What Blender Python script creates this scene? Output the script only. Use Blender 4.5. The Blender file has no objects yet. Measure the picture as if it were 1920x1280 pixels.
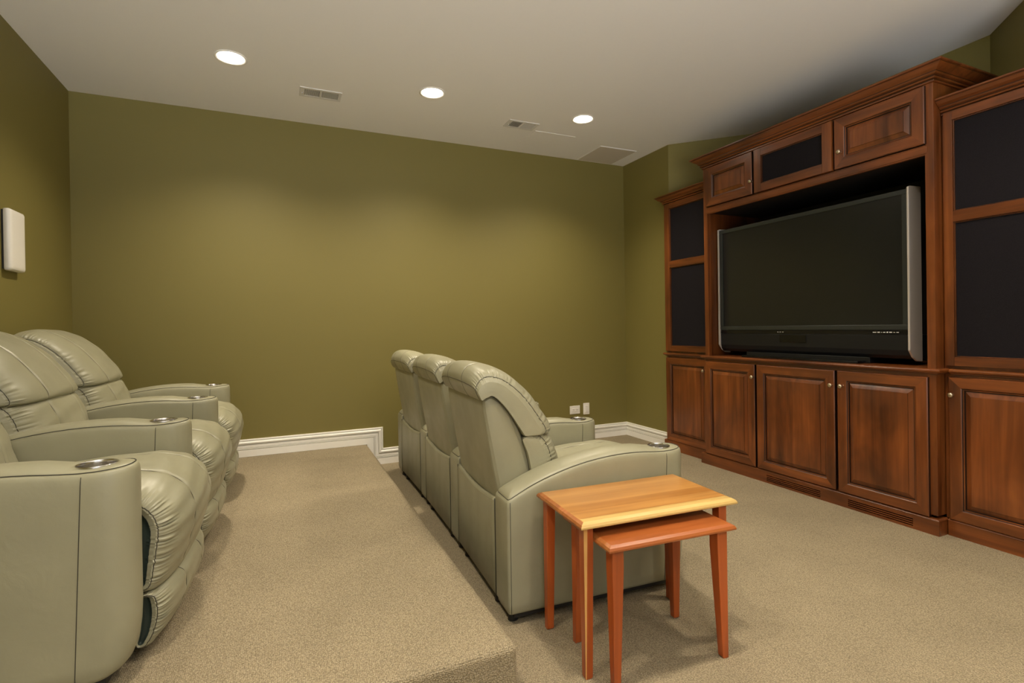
import bpy, math, random
from mathutils import Vector, Matrix
random.seed(7)
scene = bpy.context.scene
col = scene.collection
PI = math.pi

# ---------------------------------------------------------------- camera, world, exposure
H = 1.12
f_px, yaw, pitch, roll, cy_px = 968.84, .41889, -.0036566, -.015369, 616.37
cam_d = bpy.data.cameras.new('camera')
cam = bpy.data.objects.new('camera', cam_d); col.objects.link(cam)
cam_d.sensor_width = 36; cam_d.lens = f_px / 1920 * 36
cam_d.shift_y = -(640 - cy_px) / 1920
cam_d.clip_start = .02
rt = Vector((math.cos(yaw), -math.sin(yaw), 0)); fw = Vector((math.sin(yaw), math.cos(yaw), 0)); up = Vector((0, 0, 1))
f2 = fw * math.cos(pitch) + up * math.sin(pitch); u2 = up * math.cos(pitch) - fw * math.sin(pitch)
r3 = rt * math.cos(roll) + u2 * math.sin(roll); u3 = u2 * math.cos(roll) - rt * math.sin(roll)
cam.matrix_world = Matrix(((r3.x, u3.x, -f2.x, 0), (r3.y, u3.y, -f2.y, 0), (r3.z, u3.z, -f2.z, H), (0, 0, 0, 1)))
scene.camera = cam

world = bpy.data.worlds.new('world'); scene.world = world; world.use_nodes = True
wn_, wl_ = world.node_tree.nodes, world.node_tree.links      # added fill light from behind the camera, strongest from below to lift the ceiling
bg = wn_['Background']; tcw = wn_.new('ShaderNodeTexCoord'); spw = wn_.new('ShaderNodeSeparateXYZ'); rw = wn_.new('ShaderNodeValToRGB')
wl_.new(tcw.outputs['Generated'], spw.inputs[0]); mpw = wn_.new('ShaderNodeMapRange'); mpw.inputs['From Min'].default_value = -1; wl_.new(spw.outputs['Z'], mpw.inputs['Value']); wl_.new(mpw.outputs[0], rw.inputs['Fac'])
WLOW, WHIGH = 9.0, .7
e0, e1 = rw.color_ramp.elements; e0.position = .32; e0.color = (.97, .97, 1, 1); e1.position = .45; e1.color = (.97 * WHIGH / WLOW, .97 * WHIGH / WLOW, WHIGH / WLOW, 1)
wl_.new(rw.outputs['Color'], bg.inputs[0]); bg.inputs[1].default_value = WLOW

vs = scene.view_settings
vs.view_transform = 'Standard'; vs.look = 'None'; vs.gamma = 1; vs.use_curve_mapping = False
vs.exposure = 0.46

LAMP_POWER = 97
LAMP_COLOR = (1, .87, .68)
# lamp positions: the row along the far wall is in the photo, the next is overhead; the unseen row behind the camera is added light
LAMPS = [(-.253, 3.487), (.976, 3.487), (2.193, 3.487), (-.253, 1.15), (.976, 1.15), (2.193, 1.15), (-.253, -1.2), (.976, -1.2), (2.193, -1.2)]
CEIL = 2.75; WL = -1.285; WR = 3.224; YB = 4.375; YF = -2.0; PLAT = .175; PX = .628; PY = 1.40

# ---------------------------------------------------------------- helpers
def tag(o, label=None, cat=None, group=None, kind=None):
    if label: o['label'] = label
    if cat: o['category'] = cat
    if group: o['group'] = group
    if kind: o['kind'] = kind
    return o

def empty(name, loc=(0, 0, 0), rz=0, **k):
    o = bpy.data.objects.new(name, None); col.objects.link(o)
    o.location = loc; o.rotation_euler = (0, 0, rz); o.empty_display_size = .1
    return tag(o, **k)

class MB:
    """collects polygons and builds ONE mesh object"""
    def __init__(s): s.v = []; s.f = []; s.m = []; s.s = []
    def add(s, vs, fs, mat=0, smooth=False):
        n = len(s.v); s.v += [tuple(p) for p in vs]
        for q in fs: s.f.append([n + i for i in q]); s.m.append(mat); s.s.append(smooth)
    def box(s, a, b, mat=0):
        x0, x1 = sorted((a[0], b[0])); y0, y1 = sorted((a[1], b[1])); z0, z1 = sorted((a[2], b[2]))
        s.add([(x0, y0, z0), (x1, y0, z0), (x1, y1, z0), (x0, y1, z0), (x0, y0, z1), (x1, y0, z1), (x1, y1, z1), (x0, y1, z1)],
              [(0, 3, 2, 1), (4, 5, 6, 7), (0, 1, 5, 4), (1, 2, 6, 5), (2, 3, 7, 6), (3, 0, 4, 7)], mat)
    def prism(s, poly, z0, z1, mat=0, axis='z'):
        """poly CCW in plan; extruded along axis"""
        n = len(poly)
        def P(p, h):
            return (p[0], p[1], h) if axis == 'z' else ((p[0], h, p[1]) if axis == 'y' else (h, p[0], p[1]))
        vs_ = [P(p, z0) for p in poly] + [P(p, z1) for p in poly]
        s.add(vs_, [tuple(range(n))[::-1], tuple(range(n, 2 * n))] + [(i, (i + 1) % n, n + (i + 1) % n, n + i) for i in range(n)], mat)
    def grid(s, rows, closed_u=False, closed_v=False, mat=0, smooth=True, cap0=False, cap1=False):
        """rows: list of lists of points"""
        R = len(rows); Cn = len(rows[0]); vs_ = [p for r in rows for p in r]; fs = []
        for i in range(R if closed_v else R - 1):
            for j in range(Cn if closed_u else Cn - 1):
                a = i * Cn + j; b = i * Cn + (j + 1) % Cn; c = ((i + 1) % R) * Cn + (j + 1) % Cn; d = ((i + 1) % R) * Cn + j
                fs.append((a, b, c, d))
        if cap0: fs.append(tuple(range(Cn))[::-1])
        if cap1: fs.append(tuple(range((R - 1) * Cn, R * Cn)))
        s.add(vs_, fs, mat, smooth)
    def tube(s, pts, r, n=6, mat=0, closed=False):
        pts = [Vector(p) for p in pts]; rows = []
        prev = None
        for i, p in enumerate(pts):
            a = pts[max(i - 1, 0)] if not closed else pts[i - 1]
            b = pts[min(i + 1, len(pts) - 1)] if not closed else pts[(i + 1) % len(pts)]
            t = (b - a).normalized() if (b - a).length > 1e-9 else Vector((0, 0, 1))
            if prev is None:
                nrm = t.cross(Vector((0, 0, 1)))
                if nrm.length < .1: nrm = t.cross(Vector((1, 0, 0)))
            else: nrm = prev - t * prev.dot(t)
            nrm.normalize(); prev = nrm; bn = t.cross(nrm)
            rr = r(i / (len(pts) - 1)) if callable(r) else r
            rows.append([p + (nrm * math.cos(2 * PI * k / n) + bn * math.sin(2 * PI * k / n)) * rr for k in range(n)])
        s.grid(rows, closed_u=True, closed_v=closed, mat=mat, cap0=not closed, cap1=not closed)
    def lathe(s, prof, c, axis='z', n=32, mat=0, cap0=False, cap1=False):
        """prof list of (radius, height)"""
        rows = []
        for r, h in prof:
            row = []
            for k in range(n):
                a = 2 * PI * k / n; x, y = r * math.cos(a), r * math.sin(a)
                if axis == 'z': row.append((c[0] + x, c[1] + y, c[2] + h))
                elif axis == 'x': row.append((c[0] + h, c[1] + x, c[2] + y))
                else: row.append((c[0] + x, c[1] + h, c[2] + y))
            rows.append(row)
        s.grid(rows, closed_u=True, mat=mat, cap0=cap0, cap1=cap1)
    def build(s, name, mats, parent=None, bevel=0, sub=0, fixn=True, loc=None, merge=False, **k):
        me = bpy.data.meshes.new(name)
        me.from_pydata(s.v, [], s.f)
        if not isinstance(mats, (list, tuple)): mats = [mats]
        for m in mats: me.materials.append(m)
        me.polygons.foreach_set('material_index', s.m); me.polygons.foreach_set('use_smooth', s.s)
        me.validate(); me.update()
        if fixn:
            import bmesh
            b = bmesh.new(); b.from_mesh(me)
            if merge:
                bmesh.ops.remove_doubles(b, verts=b.verts, dist=2e-5); bmesh.ops.dissolve_degenerate(b, edges=b.edges, dist=1e-6)
            bmesh.ops.recalc_face_normals(b, faces=b.faces); b.to_mesh(me); b.free()
        o = bpy.data.objects.new(name, me); col.objects.link(o)
        if parent: o.parent = parent
        if loc: o.location = loc
        if bevel:
            md = o.modifiers.new('bevel', 'BEVEL'); md.width = bevel; md.segments = 2; md.limit_method = 'ANGLE'; md.angle_limit = math.radians(35)
            md.harden_normals = False
        if sub:
            md = o.modifiers.new('sub', 'SUBSURF'); md.levels = sub; md.render_levels = sub
        return tag(o, **k)

def cr(pts, n, closed=False):
    """Catmull-Rom resample, n samples per span"""
    out = []; N = len(pts); spans = N if closed else N - 1
    D = len(pts[0])
    for i in range(spans):
        if closed: p = [pts[(i + k - 1) % N] for k in range(4)]
        else: p = [pts[max(i - 1, 0)], pts[i], pts[i + 1], pts[min(i + 2, N - 1)]]
        for j in range(n):
            t = j / n
            out.append(tuple(.5 * ((2 * p[1][d]) + (-p[0][d] + p[2][d]) * t + (2 * p[0][d] - 5 * p[1][d] + 4 * p[2][d] - p[3][d]) * t * t + (-p[0][d] + 3 * p[1][d] - 3 * p[2][d] + p[3][d]) * t ** 3) for d in range(D)))
    if not closed: out.append(tuple(pts[-1]))
    return out

def interp(tab, x):
    if x <= tab[0][0]: return tab[0][1]
    for (a, b), (c, d) in zip(tab, tab[1:]):
        if x <= c:
            t = (x - a) / (c - a); t = t * t * (3 - 2 * t) if False else t
            return b + (d - b) * t
    return tab[-1][1]

# ---------------------------------------------------------------- materials
def mat(name, color=(.5, .5, .5), rough=.5, metal=0, spec=.5):
    m = bpy.data.materials.new(name); m.use_nodes = True
    b = m.node_tree.nodes['Principled BSDF']
    b.inputs['Base Color'].default_value = (*color, 1); b.inputs['Roughness'].default_value = rough
    b.inputs['Metallic'].default_value = metal; b.inputs['Specular IOR Level'].default_value = spec
    return m
def nodes(m): return m.node_tree.nodes, m.node_tree.links, m.node_tree.nodes['Principled BSDF']
def coords(m, scale=(1, 1, 1), rot=(0, 0, 0)):
    N, L, b = nodes(m)
    tc = N.new('ShaderNodeTexCoord'); mp = N.new('ShaderNodeMapping'); mp.inputs['Scale'].default_value = scale; mp.inputs['Rotation'].default_value = rot
    L.new(tc.outputs['Object'], mp.inputs['Vector']); return mp.outputs['Vector']
def noise(m, vec, scale, detail=3, rough=.5, dist=0):
    N, L, b = nodes(m); n = N.new('ShaderNodeTexNoise')
    n.inputs['Scale'].default_value = scale; n.inputs['Detail'].default_value = detail; n.inputs['Roughness'].default_value = rough; n.inputs['Distortion'].default_value = dist
    L.new(vec, n.inputs['Vector']); return n.outputs['Fac']
def ramp(m, fac, stops):
    N, L, b = nodes(m); r = N.new('ShaderNodeValToRGB'); e = r.color_ramp.elements
    while len(e) < len(stops): e.new(.5)
    for el, (p, c) in zip(e, stops): el.position = p; el.color = (*c, 1)
    L.new(fac, r.inputs['Fac']); return r.outputs['Color']
def bump(m, fac, strength, dist=.001, chain=None):
    N, L, b = nodes(m); n = N.new('ShaderNodeBump'); n.inputs['Strength'].default_value = strength; n.inputs['Distance'].default_value = dist
    L.new(fac, n.inputs['Height'])
    if chain is not None: L.new(chain, n.inputs['Normal'])
    L.new(n.outputs['Normal'], b.inputs['Normal']); return n.outputs['Normal']
def mix(m, fac, a, b_, mode='MIX'):
    N, L, b = nodes(m); n = N.new('ShaderNodeMix'); n.data_type = 'RGBA'; n.blend_type = mode
    for inp, val in ((n.inputs[0], fac), (n.inputs[6], a), (n.inputs[7], b_)):
        if hasattr(val, 'is_linked') or hasattr(val, 'links'): L.new(val, inp)
        elif isinstance(val, (int, float)): inp.default_value = val
        else: inp.default_value = (*val, 1)
    return n.outputs[2]

# painted walls
M_wall = mat('olive_wall_paint', (.214, .179, .047), .6)
bump(M_wall, noise(M_wall, coords(M_wall), 220, 2), .12, .001)
M_ceil = mat('ceiling_paint', (.90, .88, .84), .75)
bump(M_ceil, noise(M_ceil, coords(M_ceil), 160, 2), .08, .001)
M_trim = mat('trim_paint', (.95, .93, .86), .35)
M_white = mat('white_plastic', (.90, .87, .80), .35)
M_whitem = mat('white_metal', (.74, .72, .68), .4)
M_dark = mat('dark_void', (.012, .012, .014), .8)

# looped carpet
def carpet(name, c1, c2, c3):
    m = mat(name, c2, .95, 0, .15)
    N, L, b = nodes(m)
    vec = coords(m, (1, 1.0, 1))
    vo = N.new('ShaderNodeTexVoronoi'); vo.inputs['Scale'].default_value = 200; vo.inputs['Randomness'].default_value = .55; L.new(vec, vo.inputs['Vector'])
    base = ramp(m, noise(m, vec, 330, 2, .7), [(.30, c1), (.5, c2), (.72, c3)])
    big = ramp(m, noise(m, vec, 3.2, 2), [(.3, (.93, .93, .93)), (.7, (1.05, 1.05, 1.05))])
    cell = ramp(m, vo.outputs['Distance'], [(.15, (1.12, 1.12, 1.12)), (.75, (.55, .55, .55))])
    c = mix(m, 1.0, mix(m, 1.0, base, big, 'MULTIPLY'), cell, 'MULTIPLY')
    L.new(c, b.inputs['Base Color'])
    inv = N.new('ShaderNodeMath'); inv.operation = 'SUBTRACT'; inv.inputs[0].default_value = 1; L.new(vo.outputs['Distance'], inv.inputs[1])
    bump(m, inv.outputs[0], .9, .004)
    return m
M_carpet = carpet('beige_loop_carpet', (.27, .21, .122), (.40, .33, .215), (.53, .45, .31))
# platform carpet: same carpet, laid with visible rows of loops
M_carpet2 = carpet('beige_rowed_carpet', (.27, .21, .122), (.40, .33, .215), (.53, .45, .31))

# leather
def leather(name, c, rough=.36):
    m = mat(name, c, rough)
    N, L, b = nodes(m)
    vec = coords(m)
    v = noise(m, vec, 5, 3)
    L.new(ramp(m, v, [(.3, tuple(x * .93 for x in c)), (.7, tuple(x * 1.05 for x in c))]), b.inputs['Base Color'])
    L.new(ramp(m, noise(m, vec, 9, 3), [(.3, (rough - .05,) * 3), (.7, (rough + .1,) * 3)]), b.inputs['Roughness'])
    n1 = bump(m, noise(m, vec, 420, 2), .10, .001)
    n2 = bump(m, noise(m, coords(m, (1, .45, 1)), 16, 3, .5, .6), .22, .006, n1)
    return m
M_leather = leather('sage_leather', (.314, .301, .203))
M_leather_side = leather('sage_vinyl_side', (.298, .284, .188), .42)
M_seam = mat('seam_thread', (.045, .04, .028), .7)
M_softseam = mat('tone_seam', (.15, .14, .10), .6)
M_recess = mat('shaded_recess_green', (.035, .05, .042), .4)  # recessed seat sides: their shade is put into this dark green colour
M_foot = mat('black_plastic', (.01, .01, .011), .5)
M_steel = mat('brushed_steel', (.62, .60, .57), .22, 1)
bump(M_steel, noise(M_steel, coords(M_steel, (1, 1, 30)), 40, 2), .05, .001)
M_brass = mat('antique_brass', (.62, .52, .38), .28, 1)

# wood
def wood(name, dark, mid, light, axis='z', scale=1, rough=.3, blotch=.5, coat=.25):
    m = mat(name, mid, rough)
    N, L, b = nodes(m)
    st = {'x': (.06, 1, 1), 'y': (1, .06, 1), 'z': (1, 1, .06)}[axis]
    vec = coords(m, tuple(s * scale for s in st))
    g = noise(m, vec, 20, 5, .55, .8)
    c = ramp(m, g, [(.25, dark), (.5, mid), (.78, light)])
    st2 = {'x': (.35, 1, 1), 'y': (1, .35, 1), 'z': (1, 1, .35)}[axis]
    bl = ramp(m, noise(m, coords(m, tuple(s * scale for s in st2)), 4.5, 3, .6, .6), [(.32, (1 - blotch,) * 3), (.68, (1 + blotch * .5,) * 3)])
    c = mix(m, 1.0, c, bl, 'MULTIPLY')
    L.new(c, b.inputs['Base Color'])
    b.inputs['Coat Weight'].default_value = coat; b.inputs['Coat Roughness'].default_value = .2
    bump(m, g, .06, .001)
    return m
CH = ((.090, .0235, .0058), (.180, .0500, .0112), (.270, .0840, .0195))
M_cherV = wood('cherry_wood', *CH, 'z')
M_cherH = wood('cherry_wood_rail', *CH, 'y')
M_cherX = wood('cherry_wood_side', *CH, 'z')
M_glaze = mat('dark_glaze', (.018, .006, .003), .35)
M_maple = wood('light_alder', (.37, .165, .040), (.48, .24, .066), (.57, .31, .095), 'x', 1, .28, .18)
M_maple_e = wood('pale_alder_edge', (.52, .34, .11), (.64, .43, .15), (.72, .50, .20), 'x', 1, .26, .12)
M_alder = wood('red_alder', (.23, .052, .011), (.33, .088, .019), (.41, .122, .031), 'x', 1, .3, .25, .1)
M_legA = wood('alder_leg', (.27, .054, .010), (.43, .088, .016), (.54, .130, .026), 'z', 1, .3, .25)

# planks of the light table top get slightly different tones (glued staves)
def staves(m):
    N, L, b = nodes(m)
    src = b.inputs['Base Color'].links[0].from_socket
    tc = N.new('ShaderNodeTexCoord'); sp = N.new('ShaderNodeSeparateXYZ'); L.new(tc.outputs['Object'], sp.inputs[0])
    dv = N.new('ShaderNodeMath'); dv.operation = 'DIVIDE'; dv.inputs[1].default_value = .36; L.new(sp.outputs[1], dv.inputs[0])
    r = N.new('ShaderNodeValToRGB'); r.color_ramp.interpolation = 'CONSTANT'; e = r.color_ramp.elements
    st = [(0, (1, .93, .86)), (.285, (.80, .66, .52)), (.30, (.84, .72, .60)), (.44, (1.0, .93, .85)), (.445, (1.05, 1.0, .95)), (.64, (.90, .80, .70)), (.645, (1.0, .95, .92)), (.80, (.93, .86, .80))]
    while len(e) < len(st): e.new(.5)
    for el, (p, c) in zip(e, st): el.position = p; el.color = (*c, 1)
    L.new(dv.outputs[0], r.inputs['Fac'])
    L.new(mix(m, 1.0, src, r.outputs['Color'], 'MULTIPLY'), b.inputs['Base Color'])
staves(M_maple)

# speaker cloth, tv
M_cloth = mat('black_speaker_cloth', (.016, .013, .015), .9, 0, .2)
N, L, b = nodes(M_cloth)
L.new(ramp(M_cloth, noise(M_cloth, coords(M_cloth), 700, 1), [(.35, (.005, .004, .006)), (.7, (.018, .015, .018))]), b.inputs['Base Color'])
bump(M_cloth, noise(M_cloth, coords(M_cloth), 900, 1), .5, .001)
M_screen = mat('tv_screen', (.013, .014, .0135), .18, 0, .5)
M_gloss = mat('gloss_black', (.006, .006, .007), .08)
M_bezel = mat('bezel_charcoal', (.028, .032, .029), .25)
M_blackm = mat('matte_black', (.004, .0045, .006), .45)
M_silver = mat('silver_plastic', (.66, .61, .57), .36, .35)
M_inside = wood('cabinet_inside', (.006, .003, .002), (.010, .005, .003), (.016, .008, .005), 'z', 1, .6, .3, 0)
M_emit = bpy.data.materials.new('lamp_glow'); M_emit.use_nodes = True
N = M_emit.node_tree.nodes; N.clear(); em = N.new('ShaderNodeEmission'); em.inputs[0].default_value = (1, .93, .78, 1); em.inputs[1].default_value = 12
ou = N.new('ShaderNodeOutputMaterial'); M_emit.node_tree.links.new(em.outputs[0], ou.inputs[0])

# ---------------------------------------------------------------- room shell
T = .12
def struct(name, mb, m, parent=None, **k): return mb.build(name, m, parent, kind='structure' if not parent else None, **k)
XA = 3.73; YA0, YA1 = 1.585, 3.205; YD1 = 3.70; YD0 = 1.075   # alcove behind the cabinets
m = MB(); m.box((WL - T, YF - T, -T), (XA + T, YB + T, 0)); struct('floor', m, M_carpet)
m = MB(); m.box((WL - T, YF - T, CEIL), (XA + T, YB + T, CEIL + T)); struct('ceiling', m, M_ceil)
m = MB(); m.box((WL - T, YF, 0), (WL, YB, CEIL)); struct('wall_left', m, M_wall)
m = MB(); m.box((WL - T, YB, 0), (XA + T, YB + T, CEIL)); struct('wall_back', m, M_wall)
m = MB()
m.prism([(WR, YB), (WR, YD1), (XA, YA1), (XA, YA0), (WR, YD0), (WR, YF), (XA + T, YF), (XA + T, YB)], 0, CEIL)
struct('wall_right', m, M_wall)
m = MB(); m.box((WL - T, YF - T, 0), (WL + .25, YF, CEIL)); m.box((1.7, YF - T, 0), (XA + T, YF, CEIL)); m.box((WL + .25, YF - T, 2.6), (1.7, YF, CEIL))  # unseen wall with an added opening, sized to let the fill light in
struct('wall_front', m, M_wall)
# raised seating platform with a rounded carpeted nosing
m = MB(); m.box((WL, PY, 0), (PX, YB, PLAT))
o = m.build('platform', M_carpet2, kind='structure')
md = o.modifiers.new('bevel', 'BEVEL'); md.width = .022; md.segments = 4; md.limit_method = 'ANGLE'

# baseboards: the moulding profile, d = height fraction from the bottom, p = thickness
BBH = .13
BBP = [(0, .0), (0, .016), (.40, .016), (.412, .007), (.432, .007), (.442, .017), (.478, .017), (.488, .007), (.508, .007), (.518, .015), (.665, .015), (.677, .006), (.70, .006), (.72, .016), (.76, .020), (.83, .020), (.87, .015), (.88, .005), (.905, .005), (.918, .012), (.985, .012), (1.0, .008), (1.0, 0)]
def sweep_wall(path, out, prof=BBP, h=BBH):
    """path: list of (bottom point, direction of increasing height) ; out: direction away from the wall for each node"""
    rows = []
    for (p, up_), o_ in zip(path, out):
        p = Vector(p); up_ = Vector(up_); o_ = Vector(o_)
        rows.append([p + up_ * (d * h) + o_ * t for d, t in prof])
    m = MB(); m.grid(rows, mat=0, smooth=False, cap0=True, cap1=True); return m
e = 1e-4
m = sweep_wall([((WL, YB, PLAT), (0, 0, 1)), ((PX - .003, YB, PLAT), (1, 0, 1)), ((PX - .003, YB, 0), (1, 0, 1)), ((WR, YB, 0), (0, 0, 1))], [(0, -1, 0), (0, -1, 0), (0, -1, 0), (-1, -1, 0)])
# last node must be mitred into the right wall
rows = []
struct('baseboard_back', m, M_trim)
m = sweep_wall([((WR, YB, 0), (0, 0, 1)), ((WR, 3.705, 0), (0, 0, 1))], [(-1, -1, 0), (-1, 0, 0)])
struct('baseboard_right', m, M_trim)
m = sweep_wall([((WL, PY, PLAT), (0, 0, 1)), ((WL, YB, PLAT), (0, 0, 1))], [(1, 0, 0), (1, 0, 0)])
struct('baseboard_left', m, M_trim)

# ---------------------------------------------------------------- ceiling: recessed lights, vents, panels
def recessed_light(x, y, label):
    r = empty('recessed_light', (x, y, CEIL), label=label, cat='ceiling light', group='recessed ceiling lights')
    m = MB(); m.lathe([(.086, -.0005), (.089, -.004), (.084, -.007), (.074, -.004), (.070, .0)], (0, 0, 0), n=40); m.build('trim_ring', M_white, r)
    m = MB(); m.lathe([(.0001, -.013), (.03, -.012), (.055, -.009), (.072, -.0015)], (0, 0, 0), n=40); m.build('lens', M_emit, r)
    ld = bpy.data.lights.new('downlight', 'SPOT'); ld.energy = LAMP_POWER * (.82 if abs(y - 1.15) < .1 else 1.0); ld.color = LAMP_COLOR; ld.spot_size = math.radians(134); ld.spot_blend = .95; ld.shadow_soft_size = .06
    lo = bpy.data.objects.new('bulb', ld); col.objects.link(lo); lo.parent = r; lo.location = (0, 0, -.02)
    return r
lab = ['recessed round ceiling light at left above the back row of recliners', 'recessed round ceiling light in the middle, between the two air vents',
       'recessed round ceiling light at right, above the corner by the cabinet',
       'recessed round ceiling light above the near end of the platform', 'recessed round ceiling light above the two small tables', 'recessed round ceiling light above the floor before the near tower cabinet',
       'left added recessed ceiling light, unseen behind the viewer', 'middle added recessed ceiling light, unseen behind the viewer', 'right added recessed ceiling light, unseen behind the viewer']
for i, (x, y) in enumerate(LAMPS):
    r = recessed_light(x, y, lab[i])

def vent(x0, x1, y0, y1, label, lever_left=True):
    r = empty('air_vent', ((x0 + x1) / 2, (y0 + y1) / 2, CEIL), label=label, cat='vent', group='ceiling air vents')
    w, d = (x1 - x0) / 2, (y1 - y0) / 2
    m = MB(); b_ = .022
    m.box((-w, -d, -.006), (w, -d + b_, 0)); m.box((-w, d - b_, -.006), (w, d, 0)); m.box((-w, -d + b_, -.006), (-w + b_ + .01, d - b_, 0)); m.box((w - b_, -d + b_, -.006), (w, d - b_, 0)); m.box((-.008, -d + b_, -.006), (.008, d - b_, 0))
    m.build('frame', M_whitem, r, bevel=.001)
    m = MB(); m.box((-w + .02, -d + .02, -.0012), (w - .02, d - .02, -.0004)); m.build('duct_opening', M_dark, r)
    m = MB()
    n = 15
    for i in range(n):
        for s_ in (-1, 1):
            if s_ < 0: a, c = -w + b_ + .012, -.010
            else: a, c = .010, w - b_ - .002
            x = a + (c - a) * (i + .5) / n
            q_ = .0016 * s_
            m.prism([(x - .0009 - q_, -.0015), (x + .0009 - q_, -.0015), (x + .0009 + q_, -.0058), (x - .0009 + q_, -.0058)], -d + b_, d - b_, axis='y')
    m.build('louvres', M_whitem, r)
    m = MB(); m.lathe([(.004, -.006), (.004, -.014), (.0001, -.016)], (-w + .018, 0, 0), n=12); m.build('lever', M_steel, r)
vent(.135, .405, 3.722, 3.867, 'white slatted air vent in the ceiling between the left and middle lights')
vent(1.66, 1.92, 3.702, 3.848, 'white slatted air vent in the ceiling between the middle and right lights')
m = MB(); m.box((1.95, 3.84, CEIL - .004), (2.335, 4.16, CEIL)); o = m.build('ceiling_hatch', M_ceil, bevel=.0015, label='flat ceiling-coloured access panel just behind the right-hand air vent', cat='access panel')
M_grc = mat('painted_grille', (.64, .58, .49), .8); bump(M_grc, noise(M_grc, coords(M_grc), 500, 1), .5, .001)
r = empty('ceiling_speaker', (2.862, 4.148, CEIL), label='square beige speaker grille in the ceiling by the far right corner', cat='ceiling speaker')
m = MB(); m.box((-.2, -.205, -.005), (.2, .205, 0)); m.build('rim', M_ceil, r, bevel=.002)
m = MB(); m.box((-.192, -.197, -.0065), (.192, .197, -.004)); m.build('grille', M_grc, r)

# ---------------------------------------------------------------- wall items
r = empty('wall_speaker', (WL, 3.505, 1.605), label='slim white upright speaker mounted on the left wall', cat='speaker')
m = MB(); m.box((0, -.078, -.15), (.012, .078, .15)); m.build('back_plate', M_foot, r)
m = MB(); rows = []
for k, (xx, ins) in enumerate(((.010, .0), (.026, .0), (.034, .003), (.038, .010), (.040, .022), (.0405, .05))):
    hw, hh, rc = .085 - ins, .158 - ins, max(.014 - ins * .5, .004)
    row = []
    for cx_, cz_, a0 in ((hw - rc, hh - rc, 0), (-hw + rc, hh - rc, 90), (-hw + rc, -hh + rc, 180), (hw - rc, -hh + rc, 270)):
        for j in range(5):
            a = math.radians(a0 + j * 22.5); row.append((xx, cx_ + rc * math.cos(a), cz_ + rc * math.sin(a)))
    rows.append(row)
m.grid(rows, closed_u=True, cap1=True, cap0=True); m.build('grille', M_white, r)

r = empty('wall_outlet', (2.607, YB, .300), label='white duplex power outlet mounted sideways low on the back wall', cat='outlet')
m = MB(); m.box((-.057, -.006, -.040), (.057, 0, .040)); m.build('cover_plate', M_white, r, bevel=.003)
m = MB(); m.box((-.036, -.009, -.017), (.036, -.005, .017)); m.build('receptacle', M_white, r, bevel=.002)
for s_ in (-.019, .019):
    m = MB(); m.box((s_ - .006, -.0095, .004), (s_ + .003, -.0088, .006)); m.box((s_ - .006, -.0095, -.006), (s_ + .003, -.0088, -.004)); m.lathe([(.0025, -.0095), (.0001, -.0096)], (s_ + .009, 0, 0), axis='y', n=10)
    m.build('socket', M_dark, r)
r = empty('wall_plate', (2.738, YB, .302), label='blank white upright wall plate beside the power outlet', cat='wall plate')
m = MB(); m.box((-.035, -.006, -.056), (.035, 0, .056)); m.build('cover_plate', M_white, r, bevel=.003)
m = MB(); m.box((-.017, -.010, -.034), (.017, -.005, .034)); m.build('rocker', M_white, r, bevel=.002)

# ---------------------------------------------------------------- cherry media cabinet
def nested(m, y0, y1, z0, z1, X, loops, wide=None):
    """door-like relief facing -x. loops: (inset, height towards the viewer, material of the ring that ends here)"""
    pts = []
    for d, h, _ in loops:
        pts.append([(X - h, y0 + d, z0 + d), (X - h, y1 - d, z0 + d), (X - h, y1 - d, z1 - d), (X - h, y0 + d, z1 - d)])
    for k in range(1, len(loops)):
        a, b_ = pts[k - 1], pts[k]
        for i in range(4):
            j = (i + 1) % 4
            mi = loops[k][2]
            if mi == 'frame': mi = 1 if i in (0, 2) else 0
            m.add([a[i], a[j], b_[j], b_[i]], [(0, 1, 2, 3)], mi)
    m.add(pts[-1], [(0, 1, 2, 3)], loops[-1][2] if loops[-1][2] != 'frame' else 0)
    m.add(pts[0], [(3, 2, 1, 0)], 0)

def frame_flat(m, y0, y1, z0, z1, X, t, s_):
    pass

def raised_door(parent, y0, y1, z0, z1, X, knob=None, s_=.058, t=.02, cx=0):
    """stiles run full height, rails between them, raised centre panel with glazed grooves"""
    m = MB(); h = t
    L_ = [(0, 0, 0), (0, h - .004, 2), (.004, h, 0), (s_ - .004, h, 'frame'), (s_, h - .003, 0), (s_ + .003, h - .007, 2), (s_ + .008, h - .008, 0), (s_ + .010, h - .013, 2), (s_ + .013, h - .013, 2), (s_ + .022, h - .0085, 0), (s_ + .036, h - .003, 0), (s_ + .0365, h - .0005, 2), (s_ + .039, h, 0)]
    nested(m, y0, y1, z0, z1, X, L_)
    d = m.build('door', [M_cherV, M_cherH, M_glaze], parent, fixn=False)
    # surface of stiles and rails butt-jointed: thin dark joint lines
    if knob:
        ky, kz = knob
        k = MB(); k.lathe([(.0065, 0), (.0055, -.004), (.0045, -.010), (.006, -.014), (.0115, -.018), (.0135, -.023), (.012, -.028), (.007, -.031), (.0001, -.032)], (X - t, ky, kz), axis='x', n=20)
        k.build('knob', M_brass, d)
    return d

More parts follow.
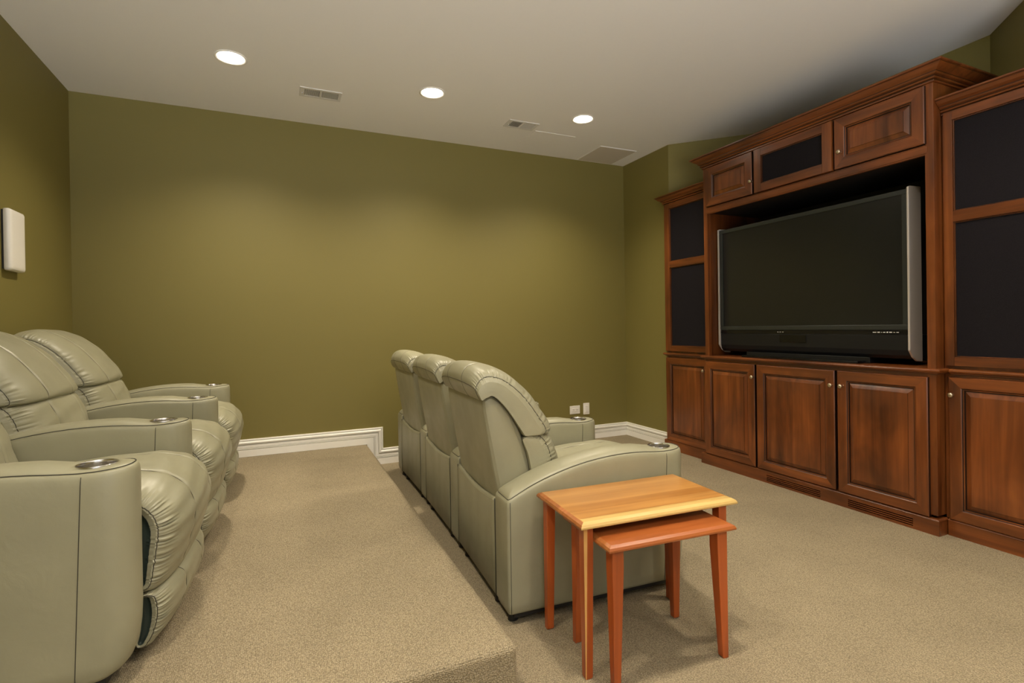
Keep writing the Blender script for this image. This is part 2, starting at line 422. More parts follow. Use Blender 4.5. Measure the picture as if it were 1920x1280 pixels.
def grille_door(parent, y0, y1, z0, z1, X, bays, s_=.052, t=.02, name='grille_door', mold=.006):
    """frame with one or more cloth-covered openings; bays: list of (y0,y1,z0,z1)"""
    m = MB()
    ys = sorted({y0, y1, bays[0][0], bays[0][1]}); zs = [z0]
    for b_ in bays: zs += [b_[2], b_[3]]
    zs.append(z1)
    m.box((X, y0, z0), (X - t, bays[0][0], z1), 0); m.box((X, bays[0][1], z0), (X - t, y1, z1), 0)
    edges = [z0] + [z for b_ in bays for z in (b_[2], b_[3])] + [z1]
    for k in range(0, len(edges), 2):
        m.box((X, bays[0][0], edges[k]), (X - t, bays[0][1], edges[k + 1]), 1)
    for (a, c, e_, g) in bays:        # dark bead inside each opening
        w = mold
        for (p, q) in (((a, e_), (a + w, g)), ((c - w, e_), (c, g)), ((a + w, e_), (c - w, e_ + w)), ((a + w, g - w), (c - w, g))):
            m.box((X, p[0], p[1]), (X - t + .007, q[0], q[1]), 2)
    d = m.build(name, [M_cherV, M_cherH, M_cherDark], parent, bevel=.0015)
    for (a, c, e_, g) in bays:
        g_ = MB(); g_.box((X + .002, a + .004, e_ + .004), (X - t + .014, c - .004, g - .004)); g_.build('grille_cloth', M_cloth, d)
    return d
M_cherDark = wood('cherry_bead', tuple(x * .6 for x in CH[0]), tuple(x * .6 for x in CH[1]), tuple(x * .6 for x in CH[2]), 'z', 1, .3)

def moulding(name, path, prof, mats, parent, cap=True, dark=(), **k):
    """sweep profile (out, z) along a plan polyline, outward = left of the travel direction, mitred; dark = profile segments that hold glaze"""
    n = len(path); rows = []
    for i, p in enumerate(path):
        def nrm(a, b_):
            d = Vector((b_[0] - a[0], b_[1] - a[1])).normalized(); return Vector((-d.y, d.x))
        ns = []
        if i > 0: ns.append(nrm(path[i - 1], p))
        if i < n - 1: ns.append(nrm(p, path[i + 1]))
        if len(ns) == 2:
            b_ = (ns[0] + ns[1]).normalized(); o_ = b_ / max(b_.dot(ns[0]), .2)
        else: o_ = ns[0]
        rows.append([(p[0] + o_.x * t, p[1] + o_.y * t, z) for t, z in prof])
    m = MB()
    for j in range(len(prof) - 1):
        m.grid([[r_[j], r_[j + 1]] for r_ in rows], smooth=False, mat=1 if j in dark else 0)
    if cap:
        for r_ in (rows[0], rows[-1]): m.add(r_, [tuple(range(len(r_)))], 0)
    return m.build(name, [mats, M_glaze], parent, **k)
def crown_prof(z0, z1, w):
    h = z1 - z0
    P_ = [(0, 0), (.010, 0), (.010, .10), (.006, .13), (.006, .17), (.016, .20), (.019, .26), (.016, .32), (.014, .34), (.014, .38), (.024, .42), (.030, .50), (.030, .54), (.034, .57), (.046, .66), (w - .012, .80), (w - .008, .84), (w - .008, .87), (w, .90), (w, 1), (-.02, 1), (-.02, 0)]
    return [(t, z0 + z * h) for t, z in P_]
CDARK = (2, 3, 7, 8, 11, 16)
XC = 3.125; T_ = .02          # carcass face; doors and face frame stand proud of it
XF = 3.105                     # face-frame plane
CY0, CY1 = 1.558, 3.160
cab = empty('media_cabinet', (3.4, 2.36, 0), label='tall cherry media cabinet in the middle of the wall unit, holding the television', cat='cabinet')
def P(m, name, mats, par, **k):
    o = m.build(name, mats, par, **k); return o
def in_parent(par):
    inv = Matrix.Translation(par.location).inverted(); return inv
def own(par):   # children are written in world coordinates; shift them into the parent's space
    off = Vector(par.location)
    for o in list(bpy.data.objects):
        if o.parent is par and o.type in ('MESH', 'LIGHT') and not o.get('_done'):
            o.location = o.location - off; o['_done'] = 1
XBk = 3.70
# side panels, deck, shelf, roof, back
for y in (CY0, CY1 - .04):
    m = MB(); m.box((XF, y, .10), (XBk, y + .04, 2.37)); m.build('side_panel', M_cherX, cab, bevel=.0015)
m = MB(); m.box((XF + .02, CY0 + .04, .10), (XBk, CY1 - .04, .12)); m.box((XF + .02, CY0 + .04, .826), (XBk, CY1 - .04, .842)); m.box((XF + .02, CY0 + .04, 2.355), (XBk, CY1 - .04, 2.37)); m.box((XF + .02, CY0 + .04, 2.0), (XBk, CY1 - .04, 2.03))
m.box((XBk - .012, CY0 + .04, .12), (XBk, CY1 - .04, 2.355))
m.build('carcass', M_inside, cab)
# inner lining of the television bay
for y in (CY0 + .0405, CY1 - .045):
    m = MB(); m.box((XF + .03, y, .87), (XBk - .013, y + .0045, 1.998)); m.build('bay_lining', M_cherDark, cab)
# face frame: top rail, mid rail, stiles are the side panel edges, lower partitions
m = MB(); m.box((XF, CY0 + .04, 1.990), (XF + .02, CY1 - .04, 2.044)); m.box((XF - .004, CY0 + .03, 1.997), (XF, CY1 - .03, 2.036)); m.build('face_rail', M_cherH, cab, bevel=.002)
for z0_, z1_ in ((2.352, 2.37), (.085, .10), (.822, .84)):
    m = MB(); m.box((XF + .002, CY0 + .04, z0_), (XF + .02, CY1 - .04, z1_)); m.build('face_rail', M_cherH, cab)
for y in (2.082, 2.666):
    for z0_, z1_ in ((2.044, 2.352), (.1, .822)):
        m = MB(); m.box((XF + .003, y - .02, z0_), (XF + .02, y + .02, z1_)); m.build('mullion', M_glaze, cab)
DX = XF
KY = [2.674, 2.0319, 2.6831, 2.1035, 2.0404, 3.2272, 1.5138]
raised_door(cab, 2.677, 3.116, 2.046, 2.350, DX, (KY[0], 2.132), s_=.062)
raised_door(cab, 1.590, 2.073, 2.046, 2.350, DX, (KY[1], 2.140), s_=.062)
grille_door(cab, 2.089, 2.658, 2.046, 2.350, DX, [(2.150, 2.600, 2.102, 2.297)], name='grille_door')
raised_door(cab, 2.677, 3.152, .090, .823, DX, (KY[2], .735))
raised_door(cab, 2.090, 2.660, .090, .823, DX, (KY[3], .733))
raised_door(cab, 1.590, 2.074, .090, .823, DX, (KY[4], .733))
# counter shelf with an eased edge
CP = [(-.02, .840), (.004, .840), (.010, .842), (.013, .846), (.022, .849), (.026, .853), (.028, .859), (.026, .865), (.020, .869), (-.6, .869), (-.6, .840)]
m = MB(); m.box((XF + .0, CY0 + .041, .8425), (XBk - .013, CY1 - .041, .8685)); m.build('counter_deck', M_cherH, cab)
prof = [(-.012, .840), (.004, .840), (.010, .842), (.013, .847), (.022, .849), (.027, .854), (.028, .860), (.026, .865), (.020, .869), (-.012, .869)]
moulding('counter_edge', [(3.176, CY1), (XF, CY1), (XF, CY0), (3.176, CY0)][::-1], prof, M_cherH, cab)
# crown with mitred returns to the back
moulding('crown_moulding', [(XBk, CY0), (XF, CY0), (XF, CY1), (XBk, CY1)], crown_prof(2.358, 2.442, .074), M_cherH, cab, dark=CDARK)
# base plinth with slotted vents
XT = 3.090
m = MB()
SL = [(2.192, 2.588), (1.668, 2.018)]
def plinth(m, x0, x1, y0, y1, z1, slots=()):
    ys = [y0]
    for a, c in sorted(slots): ys += [a, c]
    ys.append(y1)
    for k in range(0, len(ys), 2): m.box((x0, ys[k], 0), (x1, ys[k + 1], z1), 0)
    for a, c in slots:
        zz = [0, .0145, .0205, .026, .032, .0375, .0435, .049, .055, z1]
        for k in range(0, len(zz), 2): m.box((x0, a, zz[k]), (x1, c, zz[k + 1]), 0)
plinth(m, XT, XT + .02, CY0 - .012, CY1 + .045, .074, SL)
m.box((XT + .02, CY0 - .012, 0), (3.176, CY0 + .008, .074)); m.box((XT + .02, CY1 + .025, 0), (3.176, CY1 + .045, .074))
m.build('plinth', M_cherH, cab, bevel=.0008)
m = MB(); m.box((XT + .0205, 1.62, .002), (XT + .024, 2.65, .072)); m.build('vent_backing', M_dark, cab)
moulding('plinth_cap', [(3.176, CY1 + .045), (XT, CY1 + .045), (XT, CY0 - .012), (3.176, CY0 - .012)][::-1], [(-.03, .074), (.0, .074), (.001, .078), (-.003, .083), (-.008, .086), (-.03, .086)], M_cherH, cab)
own(cab)

XS = 3.180
def tower(y0, y1, side, label):
    """side: +1 the far one (far edge meets the wall corner), -1 the near one"""
    c = empty('tower_cabinet', (3.4, (y0 + y1) / 2, 0), label=label, cat='cabinet', group='narrow towers of the cherry wall unit')
    w = .010
    if side > 0: poly = [(XS + .0, y0), (XBk - .05, y0), (XBk - .05, 3.235), (WR - .012, y1 - .012), (WR - .012, y1), (XS, y1)]
    else: poly = [(XS, y0), (WR - .012, y0), (WR - .012, y0 + .012), (XBk - .05, 1.552), (XBk - .05, y1), (XS, y1)]
    ya, yb_ = (y0 + .003, y1) if side > 0 else (y0, y1 - .003)
    m = MB(); m.prism(poly, .085, 2.215); m.build('carcass', M_cherX, c, bevel=.001)
    # upper cloth door
    o_ = .036 if side > 0 else .036
    if side > 0: d0, d1, s0, s1 = y0 + .006, y1 - .006, y0 + .01, y1 - .070
    else: d0, d1, s0, s1 = y0 + .006, y1 - .014, y0 + .070, y1 - .052
    grille_door(c, d0, d1, .885, 2.196, XS, [(s0 if side < 0 else y0 + .030, s1, .930, 1.625), (s0 if side < 0 else y0 + .030, s1, 1.680, 2.150)], name='grille_door')
    kn = (KY[5], .735) if side > 0 else (KY[6], .735)
    raised_door(c, (y0 + .018 if side > 0 else y0 + .012), (y1 - .004 if side > 0 else y1 - .022), .085, .826, XS, kn)
    moulding('crown_moulding', ([(XS, y0 + .001), (XS, y1), (WR - .004, y1)] if side > 0 else [(WR - .004, y0), (XS, y0), (XS, y1 - .001)]), crown_prof(2.190, 2.268, .068), M_cherH, c, dark=CDARK)
    moulding('counter_edge', ([(XS, y0 + .029), (XS, y1), (WR - .004, y1)] if side > 0 else [(WR - .004, y0), (XS, y0), (XS, y1 - .029)]), prof_side, M_cherH, c)
    a, b2 = (y0 + .05, y1 + .030) if side > 0 else (y0 - .03, y1 - .014)
    m = MB(); m.box((XS - .017, a, 0), (XS + .003, b2, .074)); 
    if side > 0: m.box((XS + .003, b2 - .02, 0), (WR - .022, b2, .074))
    m.build('plinth', M_cherH, c, bevel=.001)
    moulding('plinth_cap', ([(XS - .017, a), (XS - .017, b2), (WR - .022, b2)] if side > 0 else [(XS - .017, a), (XS - .017, b2)]), [(-.03, .074), (.0, .074), (.001, .078), (-.003, .083), (-.008, .086), (-.03, .086)], M_cherH, c)
    own(c)
prof_side = [(-.012, .838), (.004, .838), (.010, .840), (.013, .846), (.020, .848), (.025, .853), (.026, .859), (.024, .864), (.018, .868), (-.012, .868)]
tower(CY1 + .002, YD1, 1, 'narrow cherry tower cabinet at the far left end, beside the green wall')
tower(1.10, CY0 - .002, -1, 'cherry tower cabinet at the near right end, cut off by the picture edge')

# ---------------------------------------------------------------- television
XV = 3.200
tv = empty('television', (3.38, 2.415, .869), label='large black rear-projection television with silver sides in the media cabinet', cat='television')
TY0, TY1 = 1.737, 3.095
m = MB()
def lp(lst): return lst
# bezel ring, screen in a recess
by0, by1, bz0, bz1 = TY0, TY1, 1.070, 1.860
m.box((XV, by0, bz1 - .028), (XV + .05, by1, bz1), 0); m.box((XV, by0, bz0), (XV + .05, by1, bz0 + .030), 0)
m.box((XV, by0, bz0 + .03), (XV + .05, by0 + .030, bz1 - .028), 0); m.box((XV, by1 - .030, bz0 + .03), (XV + .05, by1, bz1 - .028), 0)
m.build('bezel', M_bezel, tv, bevel=.003)
m = MB(); m.box((XV + .008, by0 + .028, bz0 + .028), (XV + .03, by1 - .028, bz1 - .026)); m.build('screen', M_screen, tv)
m = MB(); m.prism([(XV + .05, TY0 + .03), (3.60, TY0 + .30), (3.60, TY1 - .30), (XV + .05, TY1 - .03)], .95, 1.83); m.build('rear_housing', M_blackm, tv)
m = MB(); m.box((XV + .002, TY0, 1.042), (XV + .05, TY1, 1.069)); m.build('control_strip', M_gloss, tv, bevel=.002)
m = MB(); pr = [(XV + .004, 1.041), (XV + .006, .955), (XV + .014, .925), (XV + .032, .905), (XV + .2, .905), (XV + .2, 1.041)]
m.prism(pr[::-1], TY0, TY1, axis='y'); sp_ = m.build('speaker_panel', M_blackm, tv, bevel=.002)
m = MB(); m.box((XV + .001, 2.36, .985), (XV + .006, 2.56, 1.036)); m.build('flap', M_gloss, tv, bevel=.001)
for y, dy, s_ in ((TY0, -.012, 1), (TY1, .012, -1)):
    m = MB(); q = [(XV - .010, .955), (XV - .008, 1.868), (XV + .012, 1.874), (XV + .11, 1.878), (XV + .11, .888), (XV + .055, .893), (XV + .02, .915)]
    m.prism(q, y, y + dy, axis='y'); m.build('side_panel', M_silver, tv, bevel=.004)
m = MB(); m.box((XV + .02, 1.96, .8695), (XV + .30, 2.86, .905)); m.build('stand', M_blackm, tv, bevel=.002)
m = MB(); m.box((XV - .055, 1.985, .8695), (XV + .03, 2.84, .884)); m.build('stand_foot', M_gloss, tv, bevel=.002)
# tiny printed marks: the maker's mark in the middle and the row of small symbols at the right
m = MB()
for y, w in ((2.565, .012), (2.548, .010), (2.535, .004), (2.528, .006)): m.box((XV + .0012, y, 1.0545), (XV + .0018, y + w, 1.0575))
m.build('maker_mark', M_white, tv)
m = MB()
yy = 1.93
for w, h_ in ((.020, .004), (.014, .005), (.006, .003), (.012, .004), (.009, .006), (.016, .004), (.010, .002), (.012, .003)):
    m.box((XV + .0012, yy - w, 1.056 - h_ / 2), (XV + .0018, yy, 1.056 + h_ / 2)); yy -= w + .006
m.build('printed_symbols', M_white, tv)
own(tv)
m = MB(); m.tube(cr([(3.30, 1.655, .8745), (3.26, 1.648, .885), (3.24, 1.640, .905), (3.27, 1.628, .915), (3.34, 1.622, .905)], 6), .0035, 8)
m.build('power_cable', M_white, label='short white cable poking out at the right of the television stand', cat='cable')

# ---------------------------------------------------------------- recliners
AW = .145; TIP = .828; MW = .71
ZT = [(-.01, .466), (0, .471), (.08, .506), (.15, .533), (.25, .562), (.35, .582), (.45, .593), (.53, .596), (.60, .594), (.66, .589), (.72, .586), (.78, .589), (.83, .592)]
ZTs = cr(ZT, 6)
def ztop(u): return interp(ZTs, u)
def arm_outline(W=AW, tip=TIP, n=16):
    """plan ring: starts rear outer, along the outer side to the nose, back along the inner side"""
    R = W / 2; ex = 1.0; pts = []
    uc = tip - R * 1.15
    us = [0.012, .02] + [.02 + (uc - .02) * i / 22 for i in range(1, 23)]
    for u in us: pts.append((u, 0.0))
    for i in range(1, n):
        a = PI * i / n
        pts.append((uc + R * 1.15 * math.sin(a) ** .85 if math.sin(a) > 0 else uc, R - R * (1 if math.cos(a) > 0 else -1) * abs(math.cos(a)) ** .85))
    for u in us[::-1]: pts.append((u, W))
    k = len(us)
    pts += [(0.003, W - .004), (0.0, W - .012), (0.0, W / 2), (0, .012), (.003, .004)]
    return pts, uc
def arm_mesh():
    pts, uc = arm_outline(); R = AW / 2
    zb = .045
    def gnose(z):   # nose sweeps back under towards the floor
        t = max(0, min(1, (z - zb) / .16)); return 1 - .36 * (1 - math.sqrt(1 - (1 - t) ** 2)) 
    m = MB(); rows = []
    lv = [0, .015, .04, .08, .13, .2, .3, .42, .55, .7, .82, .9, .945, .972, .988, 1.0]
    def inset(u, v, d):
        au = min(max(u, R), uc); av = R
        return au + (u - au) * (1 - d), av + (v - av) * (1 - d)
    for l in lv:
        row = []
        for (u, v) in pts:
            zt = ztop(min(u, TIP)); z = zb + (zt - zb) * l
            uu = u if u < uc - .05 else (uc - .05) + (u - (uc - .05)) * gnose(z)
            d = 0
            if l > .94: q = (l - .94) / .06; d = .13 * (1 - math.sqrt(max(0, 1 - q * q)))
            if l < .02: d = .06
            iu, iv = inset(uu, v, d)
            row.append((iu, iv, z))
        rows.append(row)
    seam_ring = rows[-1]
    for k, (d, hh) in enumerate(((.135, -.0015), (.155, .0015), (.20, .005), (.30, .010), (.45, .014), (.65, .0165), (.85, .0175), (1.0, .018))):
        row = []
        for (u, v) in pts:
            iu, iv = inset(u, v, d); hf = 1 - .55 * max(0, min(1, (iu - .62) / .08)); row.append((iu, iv, ztop(min(iu, TIP)) + hh * hf))
        rows.append(row)
    m.grid(rows, closed_u=True, cap0=True, cap1=False)
    return m, seam_ring
def cupcut(o):
    """drill the cup hole with a boolean, bake it and drop the cutter"""
    c = MB(); c.lathe([(.046, -.09), (.046, .06)], (CUPU, AW / 2, ztop(CUPU)), n=40, cap0=True, cap1=True); cu = c.build('cutter', M_foot)
    md = o.modifiers.new('b', 'BOOLEAN'); md.operation = 'DIFFERENCE'; md.object = cu; md.solver = 'EXACT'
    dg = bpy.context.evaluated_depsgraph_get(); me = bpy.data.meshes.new_from_object(o.evaluated_get(dg))
    o.modifiers.clear(); old = o.data; o.data = me; me.name = 'armrest'
    bpy.data.objects.remove(cu)
CUPU = .733

def make_arm(parent, v0):
    m, ring = arm_mesh()
    # seam cords: around the top, down the side at the cup, and on the rear corner
    k0 = 0
    o = m.build('armrest', [M_leather, M_seam], None, merge=True); cupcut(o)
    s = MB()
    s.tube([(p[0], p[1], p[2]) for p in ring], .0016, 6, closed=True)
    for v, sg in ((-.0002, -1), (AW + .0002, 1)):
        def rolled(l):
            q = max(0, (l - .94) / .06); return .13 * (1 - math.sqrt(max(0, 1 - q * q))) * AW / 2
        s.tube([(CUPU - .012 - .02 * (1 - i / 60), v - sg * rolled(i / 60), .045 + .004 + (ztop(CUPU) - .051) * i / 60) for i in range(61)], .0012, 5)
        s.tube([(.012, v, .05 + (.415) * i / 10) for i in range(11)], .0011, 5)
    s2 = s.build('seam_cord', M_seam, o)
    # pale topstitching just inside the top seam
    o.parent = parent; o.location = (0, v0, 0)
    c = MB(); z = ztop(CUPU) + .0085
    c.lathe([(.0462, -.004), (.0475, .0012), (.0462, .0022), (.0450, .0012), (.0446, -.006), (.043, -.075), (.0001, -.076)], (CUPU, AW / 2, z), n=40)
    c.build('cup_holder', M_steel, o)
    return o

def puff(prof, med, v0, v1, s_end, ex=2.5, nv=30, wr=0, wn=24, mats=None, name='cushion', parent=None, seams=(), n=5, cords=True, groove=0, sunk=False, rear=None):
    """closed (u,z) profile lofted across v; away from the middle it shrinks toward the medial line, giving a domed pillow"""
    P_ = cr(prof, n, closed=True)
    Md = cr(med, 8)
    pair = [min(Md, key=lambda q: (q[0] - p[0]) ** 2 + (q[1] - p[1]) ** 2) for p in P_]
    ts = [math.sin(PI / 2 * (-1 + 2 * i / nv)) for i in range(nv + 1)]
    for q in seams:
        ts = [t for t in ts if abs(t - q) > .035] + [q - .03, q - .014, q, q + .014, q + .03]
    ts.sort()
    rnd = random.Random(3)
    ph = [rnd.uniform(0, 6.28) for _ in range(8)]
    m = MB(); rows = []; NP = len(P_)
    def pt(i, t, extra=0, wr=wr):
        p, q = P_[i % NP], pair[i % NP]
        s_ = s_end + (1 - s_end) * max(0, 1 - abs(t) ** ex) ** .5
        for st_ in seams:
            s_ -= groove * math.exp(-((t - st_) / .018) ** 2)
        e_ = max(0, (abs(t) - .85) / .15)
        if wr: 
            x = i / NP * wn * 2 * PI
            s_ += wr * e_ * (1.2 - e_ * .4) * (math.sin(x + 1.3 * math.sin(x * .37 + ph[0]) + (2 if t > 0 else 0)) * (.6 + .4 * math.sin(x * .23 + ph[1])))
            s_ += wr * .18 * (1 - e_) * math.sin(x * .21 + ph[2] + 5 * t)
        s_ += extra
        return (q[0] + (p[0] - q[0]) * s_, v0 + (v1 - v0) * (t + 1) / 2, q[1] + (p[1] - q[1]) * s_)
    for t in ts: rows.append([pt(i, t) for i in range(NP)])
    # side caps: draw in to the medial line, slightly bulging
    def cap(t, sg):
        out = []
        for sc, bl in (((.90, .001), (.55, -.004), (.42, -.014), (.2, -.016)) if sunk else ((.93, .007), (.75, .015), (.5, .019), (.25, .020))):
            out.append([(lambda a, q: (q[0] + (a[0] - q[0]) * sc, a[1] + sg * bl, q[1] + (a[2] - q[1]) * sc))(pt(i, t, 0, wr * .2), pair[i]) for i in range(NP)])
        return out
    rows = cap(-1, -1)[::-1] + rows + cap(1, 1)
    k_ = 4
    m.grid(rows[k_ - 1:len(rows) - k_ + 1], closed_u=True)
    for blk in (rows[:3], rows[-3:]): m.grid(blk, closed_u=True, mat=2 if sunk else 0)
    for blk in (rows[2:4], rows[-4:-2]): m.grid(blk, closed_u=True)
    m.add(rows[0], [tuple(range(NP))[::-1]], 2 if sunk else 0, True); m.add(rows[-1], [tuple(range(NP))], 2 if sunk else 0, True)
    if rear is not None: m.tube([pt(int(rear * n), t, .012, 0) for t in ts], .0013, 5, mat=1)
    for st_ in seams:
        m.tube([pt(i, st_, .010, 0) for i in range(0, NP, 2)], .0011, 5, mat=3, closed=True)
    if cords:
        for t in (-1, 1): m.tube([pt(i, t, .012, wr * .25) for i in range(0, NP, 2)], .0013, 5, mat=1, closed=True)
    return m.build(name, mats or [M_leather, M_seam, M_recess, M_softseam], parent)

def make_recliner(far_arm, loc, rz, label):
    r = empty('recliner', loc, rz, label=label, cat='recliner')
    v0, v1 = AW + .002, MW - .002
    make_arm(r, 0)
    if far_arm: make_arm(r, MW)
    # base with the outside back panel; its top edge dips a little in the middle
    m = MB(); rows = []
    nv = 14
    for i in range(nv + 1):
        t = i / nv; v = AW + .001 + (MW - AW - .002) * t; dip = .022 * math.sin(PI * t)
        rows.append([(.10, v, .055), (.006, v, .05), (.0015, v, .055), (.0, v, .2), (.0, v, .425 - dip), (.003, v, .437 - dip), (.012, v, .441 - dip), (.020, v, .438 - dip), (.026, v, .40), (.10, v, .36)])
    m.grid(rows, smooth=True, cap0=True, cap1=True)
    m.tube([(-.0003 + .002, AW + .004 + (MW - AW - .008) * i / nv, .427 - .022 * math.sin(PI * i / nv)) for i in range(nv + 1)], .0013, 5, mat=1)
    for v in (AW + .001, MW - .001): m.tube([(.001, v, .05 + .39 * i / 10) for i in range(11)], .0016, 5, mat=1)
    m.build('back_panel', [M_leather_side, M_seam], r)
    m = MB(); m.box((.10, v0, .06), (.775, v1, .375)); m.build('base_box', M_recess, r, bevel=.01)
    m = MB(); m.box((.03, .02, .022), (.76, MW - .01, .050))
    m.build('base_frame', M_foot, r)
    for (u, v) in ((.035, .05), (.035, .20), (.035, MW - .06), (.72, .07), (.72, MW - .07)) + (((.035, MW + .07), (.70, MW + .07)) if far_arm else ()):
        m = MB(); m.lathe([(.014, 0), (.020, .004), (.016, .030), (.012, .05)], (u, v, 0), n=14, cap0=True, cap1=True)
        m.build('foot_glide', M_foot, r)
    # backrest shell
    sh = [(.030, .40), (.006, .50), (-.020, .65), (-.044, .815), (-.035, .842), (-.002, .848), (.056, .800), (.108, .716), (.148, .605), (.172, .50), (.178, .42), (.10, .385)]
    med = [(.09, .42), (.06, .55), (.03, .68), (-.005, .80)]
    puff(sh, med, v0 + .010, v1 - .010, .975, 8, 16, mats=[M_leather_side, M_seam], name='backrest', parent=r, n=4, cords=False)
    # lower back cushion
    pc = [(.130, .665), (.190, .700), (.265, .690), (.308, .640), (.335, .56), (.355, .47), (.33, .41), (.24, .40), (.175, .42), (.16, .50), (.14, .60)]
    puff(pc, [(.115, .665), (.142, .60), (.160, .50), (.172, .43)], v0 - .001, v1 + .001, .56, 2.6, 30, wr=.05, wn=48, name='back_cushion', parent=r, n=18, seams=(-.42, .42), groove=.035)
    # headrest roll
    ph_ = [(-.079, .880), (-.083, .925), (-.050, .966), (.020, .966), (.098, .932), (.178, .868), (.245, .785), (.292, .705), (.275, .674), (.20, .672), (.130, .678), (.105, .715), (.050, .795), (.000, .846), (-.030, .842), (-.052, .832)]
    puff(ph_, [(-.052, .836), (-.030, .846), (-.002, .848), (.050, .797), (.105, .716), (.128, .682)], v0 - .004, v1 - .001, .60, 2.7, 40, wr=.035, wn=64, name='headrest', parent=r, n=18, rear=.35, seams=(-.42, .42), groove=.03)
    # seat cushion with its waterfall front
    sc = [(.18, .46), (.30, .488), (.50, .508), (.68, .520), (.79, .515), (.865, .486), (.910, .430), (.922, .37), (.912, .31), (.896, .255), (.875, .205), (.845, .178), (.80, .19), (.79, .27), (.79, .34), (.74, .375), (.55, .37), (.30, .36), (.18, .38)]
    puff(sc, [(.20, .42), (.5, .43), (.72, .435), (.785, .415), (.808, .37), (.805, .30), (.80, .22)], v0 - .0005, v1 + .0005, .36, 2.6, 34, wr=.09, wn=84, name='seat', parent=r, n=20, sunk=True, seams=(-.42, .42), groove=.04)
    fp = [(.80, .195), (.845, .200), (.884, .180), (.890, .130), (.876, .085), (.850, .045), (.815, .026), (.785, .035), (.775, .09), (.775, .15)]
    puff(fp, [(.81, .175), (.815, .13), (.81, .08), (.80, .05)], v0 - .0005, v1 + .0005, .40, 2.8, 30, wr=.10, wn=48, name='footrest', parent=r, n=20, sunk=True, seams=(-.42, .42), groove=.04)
    return r
def copy_tree(o, parent=None):
    c = o.copy(); col.objects.link(c)
    if parent: c.parent = parent
    for ch in [x for x in bpy.data.objects if x.parent is o]: copy_tree(ch, c)
    return c
R_ = math.radians
spots = [
 (0, (.754, 1.763, 0), -3.0, 'front-row sage leather recliner with the small wooden tables beside its arm'),
 (0, (.791, 2.472, 0), -1.5, 'middle sage leather recliner of the front row, seen from behind'),
 (1, (.812, 3.182, 0), 0.0, 'farthest sage leather recliner of the front row, closest to the green back wall'),
 (0, (-1.195, 1.690, PLAT), -3.0, 'nearest sage leather recliner on the raised platform, cut off by the left picture edge'),
 (0, (-1.172, 2.405, PLAT), -1.8, 'middle sage leather recliner on the raised platform, facing the television'),
 (1, (-1.150, 3.132, PLAT), 0.0, 'farthest sage leather recliner on the raised platform, in the corner below the wall speaker')]
protos = {}
for far, loc, a, lb in spots:
    if far not in protos:
        o = make_recliner(far, loc, R_(a), lb); protos[far] = o
    else:
        o = copy_tree(protos[far]); o.location = loc; o.rotation_euler = (0, 0, R_(a)); o['label'] = lb
    o['group'] = 'sage leather recliners in two rows of three'

# ---------------------------------------------------------------- nest of tables
M_legS = wood('alder_leg_with_sapwood', (.27, .054, .010), (.43, .088, .016), (.54, .130, .026), 'z', 1, .3, .25)   # a pale sapwood streak runs down one corner
N, L, b = nodes(M_legS)
tc = N.new('ShaderNodeTexCoord'); sp = N.new('ShaderNodeSeparateXYZ'); L.new(tc.outputs['Object'], sp.inputs[0])
ma = N.new('ShaderNodeMath'); ma.operation = 'MULTIPLY_ADD'; ma.inputs[1].default_value = -.022; L.new(sp.outputs[2], ma.inputs[0]); L.new(sp.outputs[0], ma.inputs[2])
lt_ = N.new('ShaderNodeMath'); lt_.operation = 'LESS_THAN'; lt_.inputs[1].default_value = .0205; L.new(ma.outputs[0], lt_.inputs[0])
gt_ = N.new('ShaderNodeMath'); gt_.operation = 'GREATER_THAN'; gt_.inputs[1].default_value = .0182; L.new(sp.outputs[0], gt_.inputs[0])
mu_ = N.new('ShaderNodeMath'); mu_.operation = 'MULTIPLY'; L.new(lt_.outputs[0], mu_.inputs[0]); L.new(gt_.outputs[0], mu_.inputs[1])
L.new(mix(M_legS, mu_.outputs[0], b.inputs['Base Color'].links[0].from_socket, (.66, .36, .11)), b.inputs['Base Color'])
M_endg = wood('alder_end_grain', (.28, .085, .022), (.38, .13, .035), (.46, .18, .05), 'x', 2, .3, .2, .1)
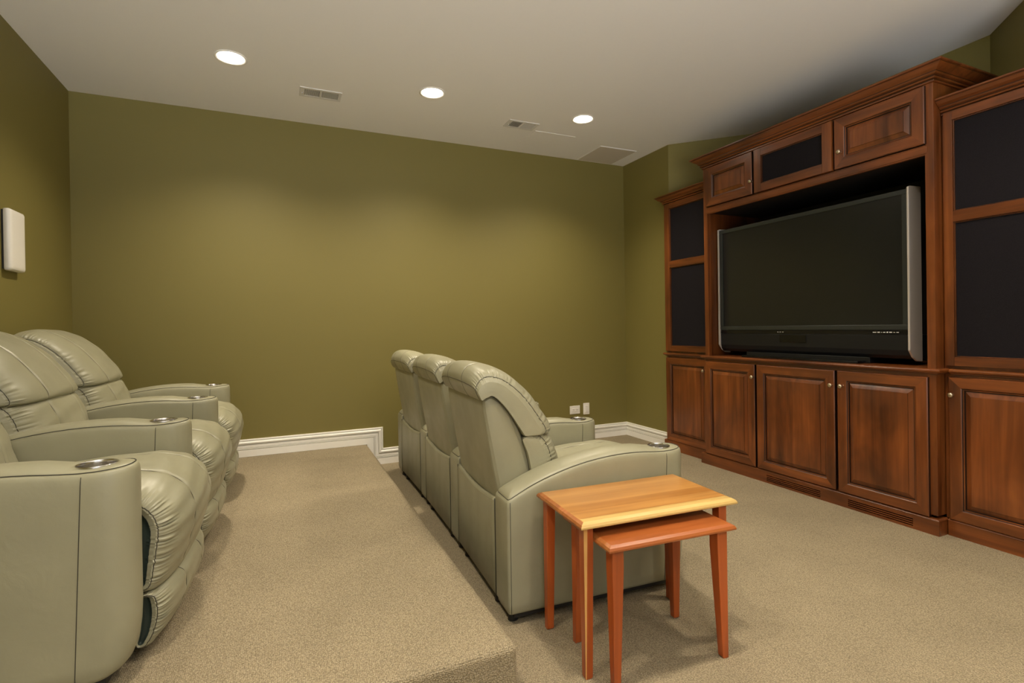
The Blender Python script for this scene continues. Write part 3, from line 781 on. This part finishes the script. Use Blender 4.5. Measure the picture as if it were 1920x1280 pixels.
def nest_table(name, corner, rz, w, d, z, feet, mt, me, label, lt=.022, over=.024, legtop=.040, legbot=.026, bev=.014):
    """corner: front-left corner of the top in plan; feet: overhangs"""
    r = empty(name, (corner[0], corner[1], 0), rz, label=label, cat='side table', group='nest of two small wooden tables')
    m = MB()
    def ring(i, zz): return [(i, i, zz), (w - i, i, zz), (w - i, d - i, zz), (i, d - i, zz)]
    L_ = [ring(.006, z - lt), ring(0, z - lt + .004), ring(0, z - lt + .009), ring(.004, z - .006), ring(bev, z - .0005), ring(bev + .002, z)]
    for k in range(len(L_) - 1):
        for i in range(4):
            j = (i + 1) % 4; m.add([L_[k][i], L_[k][j], L_[k + 1][j], L_[k + 1][i]], [(0, 1, 2, 3)], 1 if i == 0 else (2 if i in (1, 3) and k < 4 else 0))
    m.add(L_[-1], [(0, 1, 2, 3)], 0); m.add(L_[0], [(3, 2, 1, 0)], 0)
    if me is not mt:   # pale stave along the front edge
        a = L_[-1]; yy = .040
        m.add([(a[0][0], a[0][1], z + .0002), (a[1][0], a[1][1], z + .0002), (a[1][0], yy, z + .0002), (a[0][0], yy, z + .0002)], [(0, 1, 2, 3)], 1)
    m.build('table_top', [mt, me, M_endg], r)
    ox, oy, oxr = feet
    for sx in (0, 1):
        for sy in (0, 1):
            x0 = ox if not sx else w - oxr; y0 = oy if not sy else d - oy; dx = 1 if not sx else -1; dy = 1 if not sy else -1
            l = MB(); rows = []
            for zz, s_ in ((z - lt, legtop), (z - lt - .06, legtop), (.006, legbot), (0, legbot - .004)):
                q = (legbot - s_ if False else 0)
                rows.append([(x0, y0, zz), (x0 + dx * s_, y0, zz), (x0 + dx * s_, y0 + dy * s_, zz), (x0, y0 + dy * s_, zz)])
            l.grid(rows, closed_u=True, smooth=False, cap0=True, cap1=True)
            l.build('leg', M_legS if (me is not mt and not sx and not sy) else M_legA, r, bevel=.002)
    return r
nest_table('side_table', (.8415, 1.383), R_(-3.4), .622, .352, .502, (.018, .018, .034), M_maple, M_maple_e, 'taller light orange wooden side table standing against the near recliner arm', legtop=.034)
nest_table('nesting_table', (.889, 1.301), R_(-3.6), .486, .318, .452, (.022, .020, .022), M_alder, M_alder, 'lower reddish wooden table half pulled out from under the taller table', legtop=.040, legbot=.024)
